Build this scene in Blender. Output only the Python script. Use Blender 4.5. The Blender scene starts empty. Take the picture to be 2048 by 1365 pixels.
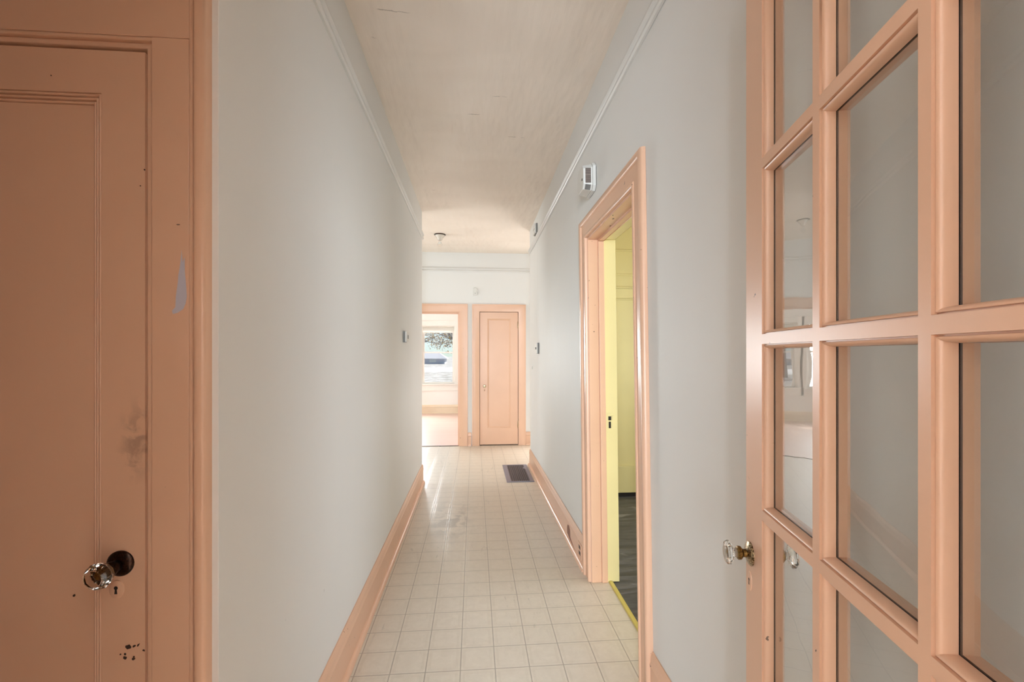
import bpy, bmesh, math, random
from mathutils import Vector, Matrix
random.seed(7)
C = bpy.context.scene.collection
SC = bpy.context.scene
PI = math.pi

# ------------------------------------------------------------------ measures of the place (metres)
XL, XR = -0.565, 0.690          # hall faces of the two long walls
YD = 1.058                      # wall holding the panelled door, facing the camera
YLE, YRE = 4.976, 5.675         # where the left / right hall walls stop
YF = 6.930                      # far wall
YW = 10.80                      # window wall of the far room
ZC = 2.930

# ------------------------------------------------------------------ material helpers
def srgb(r, g, b):
    f = lambda v: v/12.92 if v <= .04045 else ((v+.055)/1.055)**2.4
    return (f(r/255), f(g/255), f(b/255), 1)

class NT:
    def __init__(s, name):
        s.m = bpy.data.materials.new(name); s.m.use_nodes = True
        s.t = s.m.node_tree; s.t.nodes.clear()
        s.out = s.n('ShaderNodeOutputMaterial')
    def n(s, ty, **kw):
        nd = s.t.nodes.new(ty)
        for k, v in kw.items(): setattr(nd, k, v)
        return nd
    def l(s, a, b): s.t.links.new(a, b)
    def val(s, sock, v):
        if hasattr(v, 'is_output'): s.l(v, sock)
        else: sock.default_value = v
    def math(s, op, a, b=0.0, c=None, clamp=False):
        nd = s.n('ShaderNodeMath', operation=op); nd.use_clamp = clamp
        s.val(nd.inputs[0], a); s.val(nd.inputs[1], b)
        if c is not None: s.val(nd.inputs[2], c)
        return nd.outputs[0]
    def pos(s):
        return s.n('ShaderNodeNewGeometry').outputs['Position']
    def mapping(s, vec, loc=(0,0,0), rot=(0,0,0), scale=(1,1,1)):
        nd = s.n('ShaderNodeMapping'); s.l(vec, nd.inputs['Vector'])
        nd.inputs['Location'].default_value = loc; nd.inputs['Rotation'].default_value = rot
        nd.inputs['Scale'].default_value = scale
        return nd.outputs[0]
    def noise(s, vec, scale, detail=3, rough=.5, dist=0):
        nd = s.n('ShaderNodeTexNoise'); s.l(vec, nd.inputs['Vector'])
        nd.inputs['Scale'].default_value = scale; nd.inputs['Detail'].default_value = detail
        nd.inputs['Roughness'].default_value = rough; nd.inputs['Distortion'].default_value = dist
        return nd.outputs['Fac']
    def ramp(s, fac, lo, hi, a=0.0, b=1.0):
        nd = s.n('ShaderNodeMapRange'); s.val(nd.inputs['Value'], fac)
        nd.inputs['From Min'].default_value = lo; nd.inputs['From Max'].default_value = hi
        nd.inputs['To Min'].default_value = a; nd.inputs['To Max'].default_value = b
        nd.interpolation_type = 'SMOOTHSTEP'
        return nd.outputs[0]
    def mix(s, fac, a, b):
        nd = s.n('ShaderNodeMix', data_type='RGBA'); s.val(nd.inputs['Factor'], fac)
        s.val(nd.inputs['A'], a) if False else None
        s.val(nd.inputs[6], a); s.val(nd.inputs[7], b)
        return nd.outputs[2]
    def bump(s, h, strength=.3, dist=.01, normal=None):
        nd = s.n('ShaderNodeBump'); s.l(h, nd.inputs['Height'])
        nd.inputs['Strength'].default_value = strength; nd.inputs['Distance'].default_value = dist
        if normal is not None: s.l(normal, nd.inputs['Normal'])
        return nd.outputs[0]
    def pbr(s, color, rough=.5, metal=0, normal=None, **kw):
        p = s.n('ShaderNodeBsdfPrincipled')
        s.val(p.inputs['Base Color'], color); s.val(p.inputs['Roughness'], rough); s.val(p.inputs['Metallic'], metal)
        if normal is not None: s.l(normal, p.inputs['Normal'])
        for k, v in kw.items(): s.val(p.inputs[k], v)
        s.l(p.outputs[0], s.out.inputs[0])
        return p

def plain(name, col, rough=.5, metal=0, **kw):
    t = NT(name); t.pbr(col, rough, metal, **kw); return t.m

def paint(name, col, rough=.38, chips=0.0, chipcol=(.05,.03,.02,1), wobble=.07, var=.06):
    t = NT(name); p = t.pos()
    big = t.noise(p, 1.7, 3)
    dark = (col[0]*(1-var), col[1]*(1-var*1.15), col[2]*(1-var*1.3), 1)
    c = t.mix(t.ramp(big, .3, .7), dark, col)
    if chips > 0:
        n1 = t.noise(p, 44, 3, .5, .1)
        n2 = t.noise(p, 3.1, 2)
        m = t.math('MULTIPLY', t.ramp(n1, .735-chips*.05, .75-chips*.05), t.ramp(n2, .5, .56))
        c = t.mix(m, c, chipcol)
    fine = t.noise(t.mapping(p, scale=(1, 1, .25)), 90, 3)
    wob = t.noise(p, 7, 2)
    b1 = t.bump(wob, wobble, .006)
    b2 = t.bump(fine, .10, .0015, b1)
    t.pbr(c, rough, 0, b2)
    return t.m

M = {}
M['salmon'] = paint('salmon_enamel', (.70, .44, .298, 1), .34, chips=.22)
M['salmon_clean'] = paint('salmon_enamel_clean', (.70, .44, .298, 1), .36, chips=0, wobble=.12)
M['yellow'] = paint('yellow_enamel', (.74, .655, .34, 1), .38, chips=.0, chipcol=(.12,.09,.04,1))
M['yellow_strip'] = paint('mustard_strip_paint', (.60, .50, .13, 1), .4, chips=.3)
M['white_trim'] = paint('white_trim_paint', (.66, .655, .63, 1), .42, wobble=.1)
M['white_room'] = paint('white_room_paint', (.80, .79, .75, 1), .5, wobble=.1)
M['cream_trim'] = paint('cream_trim_paint', (.74, .62, .46, 1), .4, wobble=.1)
M['dark'] = plain('dark_gap', (.012, .008, .006, 1), .8)
M['chip'] = plain('bare_dark_wood', (.035, .016, .010, 1), .6)
M['chip_brown'] = plain('bare_brown_wood', (.22, .09, .055, 1), .6)
M['lilac'] = plain('old_lilac_undercoat', (.50, .49, .56, 1), .55)
def door_paint():
    M0 = NT('salmon_enamel_door'); t = M0; p = t.pos()
    col = (.70, .44, .298, 1)
    c = t.mix(t.ramp(t.noise(p, 1.7, 3), .3, .7), (.655, .405, .27, 1), col)
    v = t.n('ShaderNodeVectorMath', operation='DISTANCE'); t.l(t.mapping(p, scale=(1, 1, .45)), v.inputs[0]); v.inputs[1].default_value = (-.728, 1.048, .540)
    sm = t.math('MULTIPLY', t.ramp(v.outputs['Value'], .008, .050, 1, 0), t.ramp(t.noise(p, 30, 4, .6, .6), .38, .62))
    c = t.mix(t.math('MULTIPLY', sm, .55), c, (.25, .16, .12, 1))
    fine = t.noise(t.mapping(p, scale=(1, 1, .25)), 90, 3)
    t.pbr(c, .36, 0, t.bump(fine, .10, .0015)); return t.m
M['salmon_door'] = door_paint()
M['brass'] = None
def brass(name, a, b, r):
    t = NT(name); n = t.noise(t.pos(), 260, 4, .6)
    t.pbr(t.mix(t.ramp(n, .42, .6), a, b), r, .9); return t.m
M['brass'] = brass('tarnished_brass', (.26, .15, .04, 1), (.12, .065, .02, 1), .34)
M['brass_spot'] = brass('speckled_brass', (.55, .42, .25, 1), (.06, .035, .015, 1), .28)
M['black_metal'] = brass('blackened_bronze', (.020, .012, .009, 1), (.045, .022, .014, 1), .28)
M['steel'] = plain('plated_steel', (.55, .54, .52, 1), .3, .9)
M['plastic'] = plain('off_white_plastic', (.60, .595, .56, 1), .4)
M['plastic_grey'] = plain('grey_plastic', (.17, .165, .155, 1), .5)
M['plastic_dark'] = plain('vent_dark', (.045, .034, .028, 1), .6)
M['slat'] = plain('vent_slat', (.30, .235, .19, 1), .5)
M['porcelain'] = plain('porcelain', (.62, .56, .48, 1), .2)
M['register_frame'] = plain('blued_steel', (.19, .20, .26, 1), .35, .4)
M['register_bar'] = plain('register_bar', (.075, .068, .075, 1), .4, .4)

def glassmat(name, rough=0.0, col=(1,1,1,1), ior=1.5):
    t = NT(name); t.pbr(col, rough, 0, **{'Transmission Weight': 1.0, 'IOR': ior}); return t.m
M['knob_glass'] = glassmat('cut_glass', .02, (.97, .98, .97, 1), 1.5)
M['bulb_glass'] = glassmat('bulb_glass', .15, (.95, .93, .9, 1), 1.3)
def pane_mat():
    # thin window glass: clear, with the Fresnel reflection of its two faces on the front side of the slab
    t = NT('window_glass')
    tr = t.n('ShaderNodeBsdfTransparent'); tr.inputs['Color'].default_value = (.975, .985, .98, 1)
    gl = t.n('ShaderNodeBsdfGlossy'); gl.inputs['Roughness'].default_value = .0
    n = t.noise(t.pos(), 5.5, 2)
    t.l(t.bump(n, .08, .006), gl.inputs['Normal'])
    fr = t.n('ShaderNodeFresnel'); fr.inputs['IOR'].default_value = 1.5
    bf = t.n('ShaderNodeNewGeometry').outputs['Backfacing']
    f = t.math('MULTIPLY', t.math('MULTIPLY', fr.outputs[0], 2.2), t.math('SUBTRACT', 1.0, bf), clamp=True)
    mx = t.n('ShaderNodeMixShader'); t.l(f, mx.inputs[0]); t.l(tr.outputs[0], mx.inputs[1]); t.l(gl.outputs[0], mx.inputs[2])
    t.l(mx.outputs[0], t.out.inputs[0]); return t.m
M['pane'] = pane_mat()

def wallmat(name, col, rough=.5, wav=.32):
    t = NT(name); p = t.pos()
    broad = t.noise(t.mapping(p, scale=(1, 1, .22)), 2.2, 2)
    orange = t.noise(p, 120, 2)
    c = t.mix(t.ramp(t.noise(p, 1.1, 3), .3, .7), (col[0]*.97, col[1]*.97, col[2]*.97, 1), col)
    spk = t.ramp(t.noise(p, 23, 2, .4), .80, .82)
    c = t.mix(t.math('MULTIPLY', spk, .4), c, (.3, .3, .29, 1))
    t.pbr(c, rough, 0, t.bump(orange, .06, .002, t.bump(broad, wav, .03)), **{'Specular IOR Level': .3})
    return t.m
M['wall'] = wallmat('grey_white_wall_paint', (.705, .702, .678, 1), .62)
M['rear_wall'] = wallmat('taupe_wall_paint', (.72, .70, .67, 1), .6, .2)
M['wall_far_room'] = wallmat('white_wall_paint', (.82, .81, .78, 1), .6, .2)

def ceilmat():
    t = NT('beige_plaster'); p = t.pos()
    a = t.noise(t.mapping(p, scale=(1.0, .30, 1)), 4.5, 3)
    b = t.noise(t.mapping(p, scale=(.6, 1.2, 1)), 2.0, 3, .5, .6)
    brush = t.noise(t.mapping(p, scale=(14, 1.2, 1)), 6, 2)
    c = t.mix(t.ramp(b, .3, .7), (.72, .64, .555, 1), (.765, .685, .60, 1))
    # hairline cracks in the plaster
    sep = t.n('ShaderNodeSeparateXYZ'); t.l(p, sep.inputs[0]); X, Y = sep.outputs[0], sep.outputs[1]
    wig = t.math('MULTIPLY', t.math('SUBTRACT', t.noise(p, 14, 4, .65), .5), .045)
    brk = t.ramp(t.noise(p, 9, 2), .42, .5)
    tot = None
    for (x0, x1, y0, k) in ((-.44, -.27, 2.07, .10), (-.13, .06, 2.93, 0), (.17, .36, 3.20, .10), (-.505, -.47, 2.26, 0), (-.55, -.36, 4.30, .05), (.10, .2, 2.71, .05)):
        yl = t.math('ADD', t.math('MULTIPLY', t.math('SUBTRACT', X, x0), k), y0)
        d = t.math('ABSOLUTE', t.math('ADD', t.math('SUBTRACT', Y, yl), wig))
        line = t.ramp(d, .0015, .004, 1, 0)
        inx = t.math('MULTIPLY', t.ramp(X, x0, x0+.02), t.ramp(X, x1-.02, x1, 1, 0))
        m = t.math('MULTIPLY', t.math('MULTIPLY', line, inx), brk)
        tot = m if tot is None else t.math('MAXIMUM', tot, m)
    c = t.mix(t.math('MULTIPLY', tot, .6), c, (.24, .19, .15, 1))
    t.pbr(c, .5, 0, t.bump(brush, .16, .005, t.bump(a, .7, .05)))
    return t.m
M['ceiling'] = ceilmat()

def vinyl():
    t = NT('beige_sheet_vinyl'); p = t.pos()
    sep = t.n('ShaderNodeSeparateXYZ'); t.l(p, sep.inputs[0])
    S = .1528
    def cell(sock, off):
        f = t.math('FRACT', t.math('DIVIDE', t.math('ADD', sock, -off+S*60), S))
        return t.math('MULTIPLY', t.math('MINIMUM', f, t.math('SUBTRACT', 1.0, f)), S)      # metres to the nearest joint
    dx, dy = cell(sep.outputs[0], -.520), cell(sep.outputs[1], 2.010)
    dm = t.math('MINIMUM', dx, dy)
    joint = t.ramp(dm, .0010, .0030, 1, 0)
    band = t.math('MULTIPLY', t.ramp(dm, .011, .0125), t.ramp(dm, .0145, .016, 1, 0))
    band2 = t.math('MULTIPLY', t.ramp(dm, .017, .0185), t.ramp(dm, .0205, .022, 1, 0))
    mott = t.noise(p, 26, 4, .65, .5)
    big = t.noise(p, 2.3, 3)
    c = t.mix(t.ramp(mott, .2, .8), (.575, .51, .42, 1), (.635, .57, .475, 1))
    c = t.mix(t.math('MULTIPLY', t.ramp(big, .3, .7), .3), c, (.57, .50, .405, 1))
    c = t.mix(t.math('MULTIPLY', t.math('ADD', band, band2), .16), c, (.40, .33, .25, 1))
    c = t.mix(t.math('MULTIPLY', joint, .68), c, (.20, .17, .135, 1))
    # grey scuffs along the way people walk
    sc = t.noise(t.mapping(p, rot=(0, 0, .5), scale=(3.2, .8, 1)), 5.5, 5, .72, 1.2)
    far = t.ramp(t.noise(p, 1.15, 2), .44, .62)
    c = t.mix(t.math('MULTIPLY', t.math('MULTIPLY', t.ramp(sc, .58, .70), far), .5), c, (.25, .225, .19, 1))
    # one large worn smudge
    v = t.n('ShaderNodeVectorMath', operation='DISTANCE'); t.l(t.mapping(p, scale=(1, .42, 1)), v.inputs[0]); v.inputs[1].default_value = (-.20, 1.62, 0)
    rn = t.noise(p, 7, 4, .6, .8)
    sm = t.math('MULTIPLY', t.ramp(v.outputs['Value'], .06, .27, 1, 0), t.ramp(rn, .45, .62))
    c = t.mix(t.math('MULTIPLY', sm, .5), c, (.24, .22, .19, 1))
    h = t.math('SUBTRACT', t.math('MULTIPLY', t.noise(p, 55, 4, .6, .9), .6), t.math('ADD', joint, t.math('MULTIPLY', t.math('ADD', band, band2), .5)))
    rg = t.math('ADD', t.math('MULTIPLY', t.noise(p, 4.2, 2, .5), .10), .27)
    t.pbr(c, rg, 0, t.bump(h, .20, .003), **{'Specular IOR Level': .5})
    return t.m
M['vinyl'] = vinyl()

def planks(name, c1, c2, rough, wid=.083, along='x'):
    t = NT(name); p = t.pos()
    sep = t.n('ShaderNodeSeparateXYZ'); t.l(p, sep.inputs[0])
    across = sep.outputs[1] if along == 'x' else sep.outputs[0]
    f = t.math('DIVIDE', t.math('ADD', across, 20), wid)
    fr = t.math('FRACT', f); idx = t.math('FLOOR', f)
    wn = t.n('ShaderNodeTexWhiteNoise', noise_dimensions='1D'); t.l(idx, wn.inputs['W'])
    g = t.noise(t.mapping(p, scale=((2, 40, 1) if along == 'x' else (40, 2, 1))), 3, 3)
    c = t.mix(t.math('ADD', t.math('MULTIPLY', wn.outputs[0], .6), t.math('MULTIPLY', g, .4)), c1, c2)
    gap = t.ramp(t.math('MINIMUM', fr, t.math('SUBTRACT', 1.0, fr)), .01, .03, 1, 0)
    c = t.mix(t.math('MULTIPLY', gap, .45), c, (c1[0]*.4, c1[1]*.4, c1[2]*.4, 1))
    t.pbr(c, rough); return t.m
M['wood_floor'] = planks('pinkish_floorboards', (.64, .45, .38, 1), (.70, .51, .44, 1), .34)

M['rear_floor'] = planks('brown_floorboards', (.36, .29, .23, 1), (.44, .36, .29, 1), .4)

def blackfloor():
    t = NT('worn_black_floor_paint'); p = t.pos()
    n = t.noise(t.mapping(p, scale=(.5, 3.2, 1)), 5, 5, .65, .6)
    w = t.noise(t.mapping(p, scale=(.7, 2.2, 1)), 3.1, 4, .6, 1.0)
    c = t.mix(t.ramp(n, .38, .7), (.045, .045, .056, 1), (.125, .127, .148, 1))
    c = t.mix(t.math('MULTIPLY', t.ramp(w, .60, .72), .5), c, (.36, .36, .40, 1))
    t.pbr(c, t.math('ADD', t.math('MULTIPLY', n, .3), .25), 0, t.bump(n, .3, .01)); return t.m
M['black_floor'] = blackfloor()

# ------------------------------------------------------------------ mesh helpers
class MB:
    def __init__(s): s.v = []; s.f = []; s.mi = []; s.mats = []
    def mid(s, m):
        if m not in s.mats: s.mats.append(m)
        return s.mats.index(m)
    def face(s, pts, m, ):
        b = len(s.v); s.v += [tuple(p) for p in pts]; s.f.append(tuple(range(b, b+len(pts)))); s.mi.append(s.mid(m))
    def box(s, x0, x1, y0, y1, z0, z1, m):
        b = len(s.v)
        s.v += [(x, y, z) for x in (x0, x1) for y in (y0, y1) for z in (z0, z1)]
        for q in ((0,1,3,2), (4,6,7,5), (0,4,5,1), (2,3,7,6), (0,2,6,4), (1,5,7,3)):
            s.f.append(tuple(b+i for i in q)); s.mi.append(s.mid(m))
    def grid(s, rows, m, close_u=False, close_v=False):
        b = len(s.v); n = len(rows[0])
        for r in rows: s.v += [tuple(p) for p in r]
        R = len(rows)
        for i in range(R if close_u else R-1):
            for j in range(n if close_v else n-1):
                s.f.append((b+i*n+j, b+i*n+(j+1) % n, b+((i+1) % R)*n+(j+1) % n, b+((i+1) % R)*n+j)); s.mi.append(s.mid(m))
    def lathe(s, prof, m, seg=24, origin=(0,0,0), axis='y', sharp=False):
        # prof: (distance along axis, radius); axis direction is a unit vector or letter
        ax = {'x': (1,0,0), 'y': (0,1,0), 'z': (0,0,1)}[axis] if isinstance(axis, str) else axis
        ax = Vector(ax).normalized(); up = Vector((0,0,1)) if abs(ax.z) < .9 else Vector((1,0,0))
        e1 = ax.cross(up).normalized(); e2 = ax.cross(e1)
        o = Vector(origin); rows = []
        for d, r in prof:
            rows.append([o+ax*d+(e1*math.cos(2*PI*k/seg)+e2*math.sin(2*PI*k/seg))*max(r, 1e-5) for k in range(seg)])
        s.grid(rows, m, close_v=True)
        for row, fl in ((rows[0], 1), (rows[-1], 0)):
            s.face(row[::-1] if fl else row, m)
    def obj(s, name, parent=None, smooth=False, bevel=0, warp=None, recalc=True, weld=True, angle=40):
        me = bpy.data.meshes.new(name); me.from_pydata(s.v, [], s.f)
        for m in s.mats: me.materials.append(m)
        for p, i in zip(me.polygons, s.mi): p.material_index = i
        bm = bmesh.new(); bm.from_mesh(me)
        if weld: bmesh.ops.remove_doubles(bm, verts=bm.verts, dist=1e-5)
        if recalc: bmesh.ops.recalc_face_normals(bm, faces=bm.faces)
        if warp:
            for v in bm.verts: v.co = warp(v.co)
        if smooth:
            for f in bm.faces: f.smooth = True
            for e in bm.edges:
                if len(e.link_faces) == 2 and e.calc_face_angle(0) > math.radians(angle): e.smooth = False
        bm.to_mesh(me); bm.free()
        o = bpy.data.objects.new(name, me); C.objects.link(o)
        if bevel:
            b = o.modifiers.new('edge', 'BEVEL'); b.width = bevel; b.segments = 2; b.limit_method = 'ANGLE'; b.angle_limit = .6
        if parent is not None:
            o.parent = parent; o.matrix_parent_inverse = Matrix.Translation(parent.location).inverted() if parent.type == 'EMPTY' and parent.rotation_euler.z == 0 else parent.matrix_basis.inverted()
        return o

def tag(o, label, cat, group=None, kind=None):
    o['label'] = label; o['category'] = cat
    if group: o['group'] = group
    if kind: o['kind'] = kind
    return o
def thing(name, loc, label, cat, kind=None, group=None):
    o = bpy.data.objects.new(name, None); C.objects.link(o); o.location = loc; o.empty_display_size = .1
    return tag(o, label, cat, group, kind)
def struct(o, label, cat): return tag(o, label, cat, None, 'structure')

def boxes(name, lst, m, **kw):
    mb = MB()
    for b in lst: mb.box(*b, m)
    return mb.obj(name, **kw)

# the right-hand wall of the old house leans a little: everything on it follows
def warpR(co):
    t = min(1.1, max(-.6, (co.y-1.7)/4.0)); w = co.z/ZC
    n = .025+(-.047)*w; f = .010+(-.008)*w
    return Vector((co.x+n*(1-t)+f*t, co.y, co.z))

# a ring of moulding round a rectangle: profile = [(inset towards the middle, depth into the leaf)]
def ring(mb, mapf, r, prof, m, sides='LRTB', mats=None):
    u0, u1, z0, z1 = r
    loops = [[(u0+w, z0+w, d), (u1-w, z0+w, d), (u1-w, z1-w, d), (u0+w, z1-w, d)] for w, d in prof]
    for k in range(len(loops)-1):
        a, b = loops[k], loops[k+1]
        mm = mats[k] if mats else m
        for i, sd in enumerate('BRTL'):
            if sd in sides:
                j = (i+1) % 4
                mb.face([mapf(*a[i]), mapf(*a[j]), mapf(*b[j]), mapf(*b[i])], mm)

# a casing round an opening (u0..u1, up to z1, open at the floor): profile = [(distance outwards, stand-off)]
def casing_mesh(mb, mapf, u0, u1, z1, prof, m, z0=0.0):
    for k in range(len(prof)-1):
        (w, d), (w2, d2) = prof[k], prof[k+1]
        A = [(u0-w, z0), (u0-w, z1+w), (u1+w, z1+w), (u1+w, z0)]
        B = [(u0-w2, z0), (u0-w2, z1+w2), (u1+w2, z1+w2), (u1+w2, z0)]
        for i in range(3):
            mb.face([mapf(*A[i], d), mapf(*A[i+1], d), mapf(*B[i+1], d2), mapf(*B[i], d2)], m)
    # foot end caps
    for sg, uu in ((-1, u0), (1, u1)):
        mb.face([mapf(uu+sg*w, z0, d) for w, d in prof]+[mapf(uu+sg*prof[-1][0], z0, 0), mapf(uu+sg*prof[0][0], z0, 0)], m)

def sweep(mb, prof, mapf, a, b, m, caps=True):
    # prof: closed outline of (stand-off, z); run from a to b along the wall
    mb.grid([[mapf(a, z, t) for t, z in prof], [mapf(b, z, t) for t, z in prof]], m, close_v=True)
    if caps:
        mb.face([mapf(a, z, t) for t, z in prof], m); mb.face([mapf(b, z, t) for t, z in prof][::-1], m)

BOARD = [(0, 0), (.014, 0), (.014, .1425), (.0125, .1438), (.004, .1438), (.004, .16), (0, .16)]
CAP = [(.005, .1460), (.0165, .1460), (.0180, .150), (.0165, .155), (.0135, .162), (.013, .178), (.011, .188), (.007, .196), (.005, .203), (.0005, .203)]
SHOE = [(.014, 0)]+[(.014+.018*math.cos(a), .026*math.sin(a)) for a in [i*PI/12 for i in range(7)]]
def baseboard(name, mapf, a, b, label, m, warp=None, cap=CAP, shoe=True):
    mb = MB(); sweep(mb, BOARD, mapf, a, b, m)
    o = mb.obj(name, warp=warp); struct(o, label, 'baseboard')
    mb = MB(); sweep(mb, cap, mapf, a, b, m); mb.obj('cap_molding', o, smooth=True, warp=warp)
    if shoe:
        mb = MB(); sweep(mb, SHOE, mapf, a, b, m); mb.obj('shoe_molding', o, smooth=True, warp=warp)
    return o

onL = lambda y, z, t: (XL+t, y, z)
onR = lambda y, z, t: (XR-t, y, z)
onF = lambda x, z, t: (x, YF-t, z)
onD = lambda x, z, t: (x, YD-t, z)

# ------------------------------------------------------------------ the shell
T = .145
struct(boxes('floor', [(-3.2, .84, -.02, YF+.02, -.06, 0), (.84, 2.2, YRE+.02, YF+.02, -.06, 0)], M['vinyl']), 'beige embossed sheet vinyl floor in a small square tile pattern', 'floor')
struct(boxes('floor', [(-3.6, 2.0, YF+.02, YW+.12, -.06, .0)], M['wood_floor']), 'pinkish floorboards of the bright room beyond the far doorway', 'floor')
struct(boxes('floor', [(.84, 2.6, 1.2, 4.52, -.06, -.004)], M['black_floor']), 'worn black painted floor inside the yellow room', 'floor')
struct(boxes('floor', [(-3.0, 3.0, -4.2, -.02, -.06, 0)], M['rear_floor']), 'floorboards of the room behind the camera', 'floor')
struct(boxes('ceiling', [(-3.2, 2.2, -.02, YF+.13, ZC, ZC+.06), ], M['ceiling']), 'beige unevenly plastered hall ceiling with hairline cracks', 'ceiling')
struct(boxes('ceiling', [(-3.6, 2.0, YF+.13, YW+.12, ZC, ZC+.06)], M['wall_far_room']), 'white ceiling of the room beyond the far doorway', 'ceiling')
struct(boxes('ceiling', [(.84, 2.6, 1.2, 4.52, ZC+.0605, ZC+.12)], M['yellow']), 'yellow ceiling of the side room', 'ceiling')
struct(boxes('ceiling', [(-3.0, 3.0, -4.2, -.02, ZC, ZC+.06)], M['wall_far_room']), 'white ceiling of the room behind the camera', 'ceiling')

# left hall wall with its returns
DX0, DX1, DZ1 = -1.475, -.708, 2.057
mb = MB()
mb.box(XL-T, XL, YD, YLE, 0, ZC, M['wall'])
mb.box(DX1, XL-T, YD, YD+T, 0, ZC, M['wall']); mb.box(-1.75, DX0, YD, YD+T, 0, ZC, M['wall']); mb.box(DX0, DX1, YD, YD+T, DZ1, ZC, M['wall'])
mb.box(-3.2, XL-T, YLE-T, YLE, 0, ZC, M['wall'])
o = mb.obj('wall_left', bevel=.006); struct(o, 'long grey-white hall wall carrying the small thermostat', 'wall')
struct(boxes('wall_alcove', [(-1.89, -1.75, -.02, YD+T, 0, ZC)], M['wall']), 'grey wall closing the alcove beside the panelled door', 'wall')
struct(boxes('wall_closet', [(DX0-.05, DX1+.05, YD+T, YD+T+.03, 0, DZ1+.05)], M['dark']), 'dark back of the closet behind the panelled door', 'wall')
struct(boxes('wall_foyer', [(-3.35, -3.2, YLE-T, YF+.13, 0, .35), (-3.35, -3.2, YLE-T, YF+.13, 2.35, ZC), (-3.35, -3.2, YLE-T, YLE+.25, .35, 2.35), (-3.35, -3.2, YF-.25, YF+.13, .35, 2.35)], M['wall']), 'end wall of the side foyer around its large window', 'wall')

# right hall wall with the bath doorway
BY0, BY1, BZ1 = 1.885, 2.727, 2.100
struct(boxes('wall_right', [(XR, XR+.15, -.02, BY0, 0, ZC), (XR, XR+.15, BY1, YRE, 0, ZC), (XR, XR+.15, BY0, BY1, BZ1, ZC)], M['wall'], warp=warpR), 'long grey-white hall wall with the doorway to the yellow room', 'wall')
struct(boxes('wall_nook', [(2.05, 2.2, YRE-.15, YF+.13, 0, ZC), (XR+.15, 2.05, YRE-.15, YRE, 0, ZC)], M['wall']), 'walls of the nook past the end of the right hall wall', 'wall')

# unseen wall behind the camera, opening narrowed and salmon chosen to shape the light
struct(boxes('wall_back', [(-1.75, -.30, -.02, .115, 0, ZC), (.25, XR+.02, -.02, .115, 0, ZC), (-.30, .25, -.02, .115, 2.48, ZC)], M['salmon_clean']), 'unseen salmon wall behind the camera with an opening narrowed to shape the light', 'wall')
struct(boxes('wall_rear', [(-3.15, -3.0, -4.2, -.02, 0, ZC), (3.0, 3.15, -4.2, -.02, 0, ZC), (-3.0, -1.75, -4.35, -4.2, 0, ZC), (.75, 3.0, -4.35, -4.2, 0, ZC), (-1.75, .75, -4.35, -4.2, 0, .5), (-1.75, .75, -4.35, -4.2, 2.4, ZC), (-3.0, -1.89, -.02, .1, 0, ZC), (XR+.19, 3.0, -.02, .1, 0, ZC)], M['rear_wall']), 'taupe walls of the room behind the camera', 'wall')

# far wall: doorway on the left, closet door on the right
FX0, FX1, FZ = -1.16, -.225, 2.030
KX0, KX1, KZ = .078, .668, 2.036
struct(boxes('wall_far', [(-3.35, FX0, YF, YF+.13, 0, ZC), (FX1, KX0, YF, YF+.13, 0, ZC), (KX1, 1.08, YF, YF+.13, 0, ZC), (1.56, 2.2, YF, YF+.13, 0, ZC), (1.08, 1.56, YF, YF+.13, 2.03, ZC), (FX0, FX1, YF, YF+.13, FZ, ZC), (KX0, KX1, YF, YF+.13, KZ, ZC), (KX0, KX1, YF+.10, YF+.13, 0, KZ)], M['wall']), 'grey-white end wall with an open doorway and a closet door', 'wall')

# far room
WX0, WX1, WZ0, WZ1 = -1.235, -.455, .700, 2.060
struct(boxes('wall_window', [(-3.6, -2.30, YW, YW+.15, 0, ZC), (-1.40, WX0, YW, YW+.15, 0, ZC), (WX1, 2.0, YW, YW+.15, 0, ZC), (WX0, WX1, YW, YW+.15, 0, WZ0), (WX0, WX1, YW, YW+.15, WZ1, ZC), (-2.30, -1.40, YW, YW+.15, 0, WZ0), (-2.30, -1.40, YW, YW+.15, WZ1, ZC)], M['wall_far_room']), 'white outer wall of the far room around its windows', 'wall')
struct(boxes('wall_side', [(-3.75, -3.6, YF+.13, YW+.15, 0, ZC), (2.0, 2.15, YF+.13, YW+.15, 0, ZC)], M['wall_far_room']), 'white side walls of the far room', 'wall')
onW = lambda x, z, t: (x, YW-t, z)
baseboard('baseboard_window', onW, -3.6, 2.0, 'cream baseboard below the window in the far room', M['cream_trim'])

# bath / side room
mb = MB()
mb.box(.86, 2.6, 4.38, 4.52, 0, ZC+.06, M['yellow']); mb.box(.86, 2.6, 1.2, 1.34, 0, ZC+.06, M['yellow'])
mb.box(2.45, 2.6, 1.34, 1.9, 0, ZC+.06, M['yellow']); mb.box(2.45, 2.6, 3.4, 4.38, 0, ZC+.06, M['yellow']); mb.box(2.45, 2.6, 1.9, 3.4, 0, .8, M['yellow']); mb.box(2.45, 2.6, 1.9, 3.4, 2.3, ZC+.06, M['yellow'])
mb.box(.86, .875, 1.34, BY0-.06, 0, ZC+.06, M['yellow']); mb.box(.86, .875, BY1+.06, 4.38, 0, ZC+.06, M['yellow']); mb.box(.86, .875, BY0-.06, BY1+.06, BZ1+.05, ZC+.06, M['yellow'])
struct(mb.obj('wall_bath'), 'yellow painted walls of the side room', 'wall')
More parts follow.
